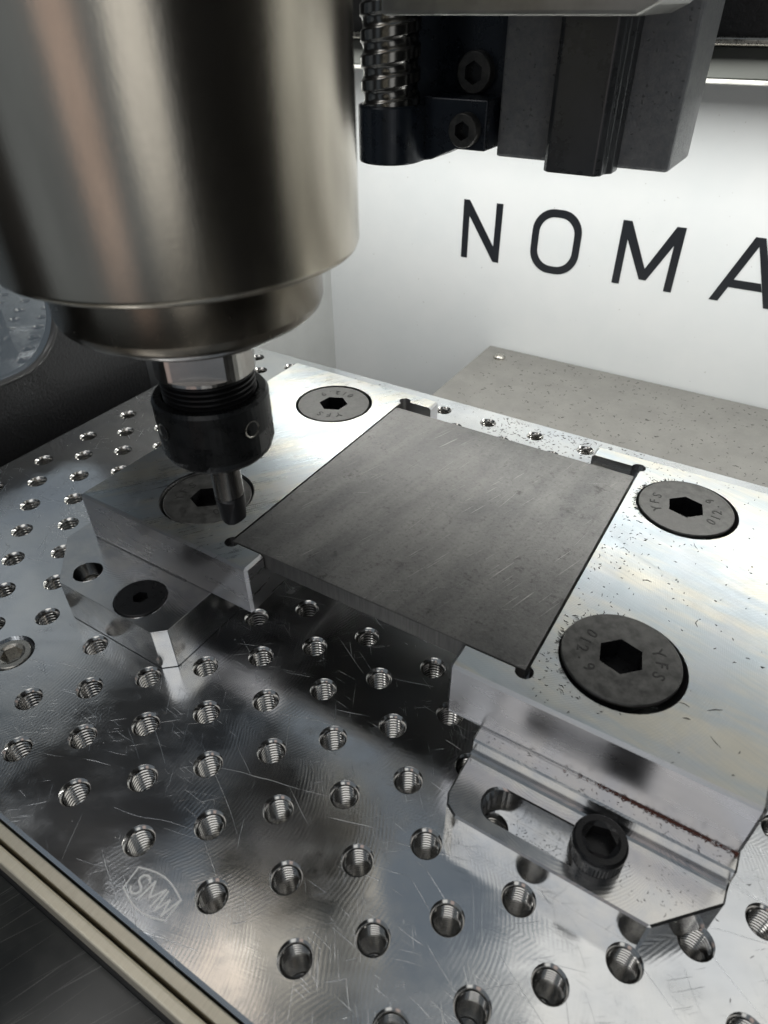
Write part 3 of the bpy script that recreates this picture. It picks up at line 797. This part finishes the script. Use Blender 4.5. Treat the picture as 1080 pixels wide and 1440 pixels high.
# black socket-head cap screw on the right block, knurled
def cap_screw(name, base, r, h, r_hex, mat, depth, label, a0=0.3, group=None, knurl=True):
    t = thing(name, base, label, 'screw', group)
    m = MB(); n = 96 if knurl else 40
    def ring(r_, z, kn=0.0): return [((r_ - (kn if k % 2 else 0)) * math.cos(2 * PI * k / n) + base[0], (r_ - (kn if k % 2 else 0)) * math.sin(2 * PI * k / n) + base[1], z + base[2]) for k in range(n)]
    rows = [ring(r, 0), ring(r, h * 0.32), ring(r, h * 0.34, 0.12), ring(r, h * 0.74, 0.12), ring(r, h * 0.77), ring(r, h * 0.88), ring(r * 0.97, h * 0.96), ring(r * 0.91, h)] if knurl else [ring(r, 0), ring(r, h * 0.9), ring(r * 0.93, h)]
    vs = [p for row in rows for p in row]
    fs = [(i * n + k, i * n + (k + 1) % n, (i + 1) * n + (k + 1) % n, (i + 1) * n + k) for i in range(len(rows) - 1) for k in range(n)]
    m.add(vs, fs, not knurl)
    rt = r * (0.91 if knurl else 0.93)
    cone = r_hex * 1.22
    cn = [(base[0] + cone * math.cos(2 * PI * k / n), base[1] + cone * math.sin(2 * PI * k / n)) for k in range(n)]
    m.face2d([(base[0] + rt * math.cos(2 * PI * k / n), base[1] + rt * math.sin(2 * PI * k / n)) for k in range(n)], [cn], base[2] + h)
    hx = [(base[0] + p[0], base[1] + p[1]) for p in hexpts(r_hex, a0)]
    # shallow cone down to the hexagon
    dz = h - 0.5
    big = MB(); big.face2d(cn, [hx], 0)
    vv = []
    for p in big.v:
        d = math.hypot(p[0] - base[0], p[1] - base[1])
        vv.append((p[0], p[1], base[2] + h - 0.45 * (1 if d < cone * 0.95 else 0)))
    m.add(vv, big.f)
    obj('head', m, mat, t)
    s_ = MB(); s_.walls(hx, base[2] + h - depth, base[2] + h - 0.45, False); s_.face2d(hx, [], base[2] + h - depth)
    obj('hex_socket', s_, mat, t)
    return t
cap_screw('cap_screw', (59.6, 40.2, 9.0), 4.95, 6.6, 2.85, MAT['blackscrew'], 3.2, 'black socket head cap screw standing up in the slot of the right block', 0.25)
# flat black screw and recessed screw on the left block
t = thing('flat_screw', (-60, 40.6, 13.0), 'black flat head screw sunk in the front end of the left block', 'screw')
m = MB(); o_ = (-60, 40.6)
m.lathe([(4.0, 10.6), (6.35, 12.9), (6.7, 13.2), (6.7, 13.75), (6.35, 14.0)], o_, 48)
hx = [(o_[0] + p[0], o_[1] + p[1]) for p in hexpts(2.05, 0.4)]
m.face2d(circle(o_, 6.35, 48), [hx], 14.0)
obj('head', m, MAT['blackscrew'], t)
m = MB(); m.walls(hx, 11.4, 14.0, False); m.face2d(hx, [], 11.4); obj('hex_socket', m, MAT['blackscrew'], t)
m = MB().lathe([(3.2, 6.1), (3.2, 8.6), (2.4, 10.4), (1.2, 11.2), (0.01, 11.4)], (-80, 40.2), 28)
tag(obj('set_screw', m, MAT['zinc'], None, (-80, 40.2, 6.0)), 'shiny rounded screw end deep in the empty hole of the left block', 'screw')
# mounting screw of the plate
cap_screw('cap_screw', (CB[0], CB[1], -3.98), 5.1, 3.7, 2.9, MAT['zinc'], 2.6, 'silver socket head screw sunk in a round counterbore at the left end of the plate', 0.1, None, False)

# ------------------------------------------------------------------ spindle, collet nut and cutter
AX, AY = -34.3, 53.45
sp = thing('spindle', (AX, AY, 60), 'thick brushed steel spindle hanging down on the left with black collet nut', 'spindle')
m = MB().lathe([(16, 101.4), (29.3, 101.4), (30.2, 101.9), (30.5, 102.8), (30.5, 260)], (AX, AY), 96)
obj('housing', m, MAT['spindle'], sp)
m = MB().lathe([(17.6, 90.3), (21.2, 90.35), (22.4, 90.9), (23.3, 91.9), (23.65, 93.0), (23.7, 93.1), (23.7, 101.6)], (AX, AY), 80)
obj('collar', m, MAT['collar'], sp)
m = MB().lathe([(9.2, 87.8), (17.0, 87.8), (17.7, 88.4), (17.9, 90.5)], (AX, AY), 80)
obj('collar_lip', m, MAT['shaft'], sp)
# shaft with two spanner flats
N = 64
def flat_ring(r, flat, z, a0, four=False):
    pts = []
    for k in range(N):
        a = 2 * PI * k / N; x, y = r * math.cos(a), r * math.sin(a)
        c, s_ = math.cos(a0), math.sin(a0)
        u = x * c + y * s_; v = -x * s_ + y * c
        u = max(-flat, min(flat, u))
        if four: v = max(-flat, min(flat, v))
        pts.append((AX + u * c - v * s_, AY + u * s_ + v * c, z))
    return pts
def loft(mbx, rings, smooth=True):
    n = len(rings[0])
    mbx.add([p for r_ in rings for p in r_], [(i * n + k, i * n + (k + 1) % n, (i + 1) * n + (k + 1) % n, (i + 1) * n + k) for i in range(len(rings) - 1) for k in range(n)], smooth)
FA = -0.95
m = MB(); loft(m, [flat_ring(9.6, 99, 79.0, FA), flat_ring(9.6, 99, 79.6, FA), flat_ring(9.6, 7.9, 79.65, FA), flat_ring(9.6, 7.9, 88, FA)], False)
obj('shaft', m, MAT['shaft'], sp)
m = MB(); pr_ = []
z = 79.6
for k in range(9):
    pr_ += [(9.2, z), (9.2, z - 0.35), (8.4, z - 0.62), (8.4, z - 0.78)]; z -= 1.05
m.lathe(list(reversed(pr_)), (AX, AY), 64, False); obj('shaft_thread', m, MAT['carbide'], sp)
# collet nut: chamfered body with two flats and blind pin holes
m = MB()
nz0, nz1, nr = 60.6, 74.2, 11.5
FB = -1.22
prof = [(7.5, nz0, 99), (10.0, nz0, 99), (10.9, nz0 + 1.0, 10.85), (nr, nz0 + 2.4, 10.85), (nr, nz0 + 6.6, 10.85), (nr, nz0 + 6.65, 99), (nr, nz1 - 0.7, 99), (nr - 0.5, nz1, 99), (9.6, nz1, 99), (9.6, nz1 - 7, 99)]
loft(m, [flat_ring(r_, fl, z_, FB, True) for r_, z_, fl in prof], False)
nut = obj('collet_nut', m, MAT['nut'], sp)
for a in (-1.80, -0.13, 1.4, 3.0):
    cx, cy = AX + (nr - 0.05) * math.cos(a), AY + (nr - 0.05) * math.sin(a)
    pm = MB(); n = 20; zc = nz1 - 5.0
    ca, sa = math.cos(a), math.sin(a)
    vs = []
    for d, r_ in ((0.12, 1.75), (0.10, 1.55), (-0.3, 1.25), (-0.55, 0.02)):
        for k in range(n):
            q = 2 * PI * k / n; u, v = r_ * math.cos(q), r_ * math.sin(q)
            vs.append((cx + d * ca - u * sa, cy + d * sa + u * ca, zc + v))
    pm.add(vs, [(i * n + k, i * n + (k + 1) % n, (i + 1) * n + (k + 1) % n, (i + 1) * n + k) for i in range(3) for k in range(n)], True)
    obj('pin_hole', pm, MAT['zinc'], nut)
em_ = thing('end_mill', (AX, AY, 42.3), 'short dark end mill cutter held in the black collet nut', 'cutter')
m = MB().lathe([(3.25, 48.6), (3.25, 66)], (AX, AY), 40); obj('shank', m, MAT['shank'], em_)
# two-flute cutting end
m = MB(); n = 48; rings = []
for i in range(13):
    z = 42.2 + 6.6 * i / 12; tw = 0.8 * i / 12 + 0.2
    rg = []
    for k in range(n):
        a = 2 * PI * k / n
        u = ((a - tw) % PI) / PI                              # two flutes: cutting edge at u = 0, gullet behind it
        r_ = 3.3 - (0.55 * math.sin(PI * min(1, u / 0.55)) ** 0.6 if u < 0.55 else 0.12 * (u - 0.55))
        if i >= 11: r_ = r_ + (3.3 - r_) * (i - 10) / 2
        rg.append((AX + r_ * math.cos(a), AY + r_ * math.sin(a), z + (0.9 * max(0, (math.cos(a - 0.55) - 0.25)) if i == 0 else 0)))
    rings.append(rg)
loft(m, rings, False); m.add(rings[0], [tuple(reversed(range(n)))]); obj('flutes', m, MAT['carbide'], em_)

# ------------------------------------------------------------------ Z axis behind the spindle
za = thing('axis_casting', (0, 165, 100), 'dark grey cast iron column with a vertical linear rail, hanging top right', 'casting')
m = MB().prism([(-23.5, 160), (22.3, 160), (22.3, 183), (-23.5, 183)], 100.5, 260)
obj('column', m, MAT['cast'], za, bevel=0.8)
m = MB().prism([(-62, 167), (-23.6, 167), (-23.6, 183), (-62, 183)], 104, 260)
obj('back_plate', m, MAT['blackpaint'], za, bevel=0.5)
m = MB().prism([(-6.4, 151.5), (-5.0, 150), (7.2, 150), (8.6, 151.4), (8.6, 154), (10.0, 155.6), (10.0, 159.98), (-6.9, 159.98), (-6.9, 155.6), (-6.4, 154.8)], 99.9, 259)
obj('linear_rail', m, MAT['rail'], za, bevel=0.35)
bs = MB(); N = 64; rows = 300; pitch = 5.4; bx, by = -51.0, 150.0
vs = []
for i in range(rows):
    for k in range(N):
        a = 2 * PI * k / N; z = 108 + i * 0.25
        ph = ((z / pitch) - a / (2 * PI)) % 1.0
        r_ = 7.9 - (0.7 * math.sqrt(max(0, 1 - ((ph - 0.5) / 0.27) ** 2)) if abs(ph - 0.5) < 0.27 else 0)
        vs.append((bx + r_ * math.cos(a), by + r_ * math.sin(a), z))
bs.add(vs, [(i * N + k, i * N + (k + 1) % N, (i + 1) * N + (k + 1) % N, (i + 1) * N + k) for i in range(rows - 1) for k in range(N)], True)
tag(obj('ball_screw', bs, MAT['screwthread'], None, (bx, by, 108)), 'shiny vertical ball screw with coarse grooves between spindle and casting', 'ball screw')
bk = thing('bearing_bracket', (-50, 155, 98.7), 'black bearing bracket at the foot of the ball screw', 'bracket')
m = MB(); 
cyl = [(bx + 8.8 * math.cos(a), by + 8.8 * math.sin(a)) for a in [PI * (1.0 + k / 40) for k in range(41)]]
m.prism(cyl + [(bx + 8.8, 166), (bx - 8.8, 166)], 98.8, 112.6)
obj('bearing_housing', m, MAT['blackpaint'], bk, bevel=0.5)
m = MB().prism([(bx + 8.0, 98.8), (bx + 10.5, 99.2), (bx + 15, 101.2), (bx + 18, 102.4), (-24.2, 102.4), (-24.2, 114.2), (bx + 8.0, 114.2)], 154, 166.9, 'y')
obj('bracket_arm', m, MAT['blackpaint'], bk, bevel=0.4)
def front_screw(base, r, label):
    """socket screw whose axis points to the camera side (-y)"""
    t = thing('socket_screw', base, label, 'screw', 'socket screws beside the ball screw')
    m = MB(); n = 36; hx = hexpts(r * 0.56, 0.5)
    prof = [(r, 0.05), (r, -2.6), (r * 0.93, -3.0)]
    vs = [(base[0] + a * math.cos(2 * PI * k / n), base[1] + y, base[2] + a * math.sin(2 * PI * k / n)) for a, y in prof for k in range(n)]
    m.add(vs, [(i * n + k, i * n + (k + 1) % n, (i + 1) * n + (k + 1) % n, (i + 1) * n + k) for i in range(2) for k in range(n)], True)
    fm = MB(); fm.face2d(circle((0, 0), r * 0.93, n), [hx], 0)
    m.add([(base[0] + p[0], base[1] - 3.0, base[2] + p[1]) for p in fm.v], fm.f)
    obj('head', m, MAT['oxide'], t)
    s_ = MB()
    s_.add([(base[0] + p[0], base[1] - 3.0, base[2] + p[1]) for p in hx] + [(base[0] + p[0], base[1] - 0.6, base[2] + p[1]) for p in hx], [(i, (i + 1) % 6, 6 + (i + 1) % 6, 6 + i) for i in range(6)] + [(6, 7, 8, 9, 10, 11)])
    obj('hex_socket', s_, MAT['blackscrew'], t)
front_screw((-33.6, 166.9, 119.1), 5.0, 'upper of the two dark socket screws right of the ball screw')
front_screw((-29.7, 153.9, 107.3), 4.1, 'lower of the two socket screws, in the black bearing bracket')
m = MB().prism([(-36, 132.2), (18.2, 132.2), (21.4, 133.8), (23.4, 135.6), (23.4, 160), (-36, 160)], 121, 149, 'y')
tag(obj('spindle_mount', m, MAT['greyalu'], None, (0, 135, 132.2), bevel=0.9), 'grey spindle mount plate with chamfered corner across the top of the picture', 'mount')
gb = thing('gantry_beam', (60, 258, 111.7), 'horizontal gantry beam at top right above the white wall', 'beam')
obj('beam_profile', MB().box(-184, 250, 113.3, 224, 259, 121.9), MAT['beam'], gb, bevel=0.3)
obj('beam_lip', MB().box(-184, 249.2, 111.7, 224, 262, 113.2), MAT['greyalu'], gb, bevel=0.3)
obj('beam_cover', MB().box(-184, 252, 122.0, 224, 290, 235), MAT['powder'], gb)
m = MB(); n = 24
m.add([(x, 249.0 + 1.25 * math.cos(2 * PI * k / n), 123.3 + 1.25 * math.sin(2 * PI * k / n)) for x in (-184, 224) for k in range(n)], [(k, (k + 1) % n, n + (k + 1) % n, n + k) for k in range(n)], True)
tag(obj('guide_rod', m, MAT['zinc'], None, (20, 249, 123.3)), 'thin bright guide rod running along the gantry beam', 'rod')

# ------------------------------------------------------------------ chips and specks
def chip(m, x, y, z, ln, wd, a, curl):
    d = Vector((math.cos(a), math.sin(a))); e = Vector((-d.y, d.x))
    pts = []
    for k, t_ in enumerate((-0.5, 0.0, 0.5)):
        c = Vector((x, y)) + d * ln * t_ + e * curl * ln * (0.25 - t_ * t_) * 2
        h = wd * (0.25 if k != 1 else 0.7)
        w_ = wd * (0.25 if k != 1 else 0.5)
        pts += [(c.x + e.x * w_, c.y + e.y * w_, z), (c.x - e.x * w_, c.y - e.y * w_, z), (c.x, c.y, z + h)]
    m.add(pts, [(0, 1, 4, 3), (1, 2, 5, 4), (2, 0, 3, 5), (3, 4, 7, 6), (4, 5, 8, 7), (5, 3, 6, 8), (0, 2, 1), (6, 7, 8)])
def free(x, y, where):
    if where == 'plate': return all((x - a) ** 2 + (y - b_) ** 2 > 13 for a, b_ in HOLES)
    if where == 'jaw': return all((x - s_[0]) ** 2 + (y - s_[1]) ** 2 > 168 for s_ in SCR_R + SCR_L)
    return True
def scatter(m, n, box, z, where, lens, wds, dens=None):
    k = 0; tries = 0
    while k < n and tries < n * 30:
        tries += 1
        x = random.uniform(box[0], box[1]); y = random.uniform(box[2], box[3])
        if not free(x, y, where): continue
        if dens and random.random() > dens(x, y): continue
        chip(m, x, y, z, random.uniform(*lens) * (1 if random.random() < 0.9 else 1.8), random.uniform(*wds), random.uniform(0, PI), random.uniform(-0.5, 0.5)); k += 1
def stuff(name, m, mat, label):
    o = obj(name, m, mat, merge=False); tag(o, label, None, None, 'stuff'); return o
m = MB()
scatter(m, 620, (-32, 30, 150, 198), 0.01, 'plate', (0.5, 1.5), (0.15, 0.32), lambda x, y: 0.35 + 0.65 * min(1, max(0, (x + 40) / 60)))
scatter(m, 90, (-120, -32, 150, 198), 0.01, 'plate', (0.4, 1.0), (0.12, 0.25))
scatter(m, 40, (30, 110, 150, 198), 0.01, 'plate', (0.5, 1.3), (0.15, 0.3))
scatter(m, 60, (82, 110, -8, 150), 0.01, 'plate', (0.4, 1.0), (0.12, 0.25))
stuff('plate_chips', m, MAT['chip'], 'tiny dark steel chips on the far strip of the drilled plate')
m = MB()
scatter(m, 260, (37.5, 81, 52.5, 148), JZ1 + 0.01, 'jaw', (0.25, 0.8), (0.10, 0.22), lambda x, y: 0.10 + 0.90 * math.exp(-((x - 39) / 10) ** 2))
scatter(m, 40, (-90, -43, 52, 147), JZ1 + 0.01, 'jaw', (0.25, 0.6), (0.1, 0.2))
scatter(m, 10, (37.5, 81, 52.5, 148), JZ1 + 0.01, 'jaw', (1.2, 2.6), (0.12, 0.25))
for (sx_, sy_), cnt in ((SCR_R[0], 34), (SCR_R[1], 60)):       # caught against the rims of the screw heads
    for k in range(cnt):
        a = PI + random.gauss(-0.1, 0.55); r_ = random.uniform(12.4, 13.5)
        chip(m, sx_ + r_ * math.cos(a), sy_ + r_ * math.sin(a), JZ1 + random.uniform(0.0, 0.3), random.uniform(0.5, 1.4), random.uniform(0.12, 0.25), a + random.uniform(-0.6, 0.6), random.uniform(-0.6, 0.6))
stuff('jaw_chips', m, MAT['chip'], 'tiny dark chips sprinkled over the right jaw and round its screw heads')
m = MB()
scatter(m, 900, (-70, 110, 202, 297), -18.68, '', (0.3, 1.6), (0.10, 0.26), lambda x, y: 0.4 + 0.6 * random.random())
stuff('cover_chips', m, MAT['chip'], 'dark slivers scattered over the dusty grey cover sheet')
m = MB()
for k in range(420):
    t_ = min(1, max(0.25, random.gauss(0.74, 0.14)))
    x = 31 + 50 * t_
    chip(m, x, 51.75 - abs(random.gauss(0, 0.32)), 13.52 + random.uniform(0, 0.3), random.uniform(0.3, 0.9), random.uniform(0.10, 0.22), random.gauss(0.0, 0.5), random.uniform(-0.7, 0.7))
stuff('rusty_chips', m, MAT['rust'], 'reddish brown chips packed along the foot of the right jaw')
m = MB()
scatter(m, 60, (32, 81, 48.2, 51), 13.52, '', (0.2, 0.6), (0.08, 0.18))
scatter(m, 45, (64.8, 78, 36, 46), 9.02, '', (0.2, 0.5), (0.08, 0.18), lambda x, y: 1 if x - 71.4 < y - 35 else 0)
scatter(m, 110, (41, 56, 37.3, 43.2), 0.04, '', (0.2, 0.5), (0.08, 0.18))
stuff('block_chips', m, MAT['chip'], 'dark chips lying on the stepped aluminium block under the right jaw')
m = MB()
scatter(m, 260, (PX0 + 2, PX1 - 2, PY0 + 1, PY1 - 2), 0.01, 'plate', (0.12, 0.3), (0.1, 0.22))
stuff('bright_specks', m, MAT['speck'], 'tiny bright metal specks on the drilled plate')
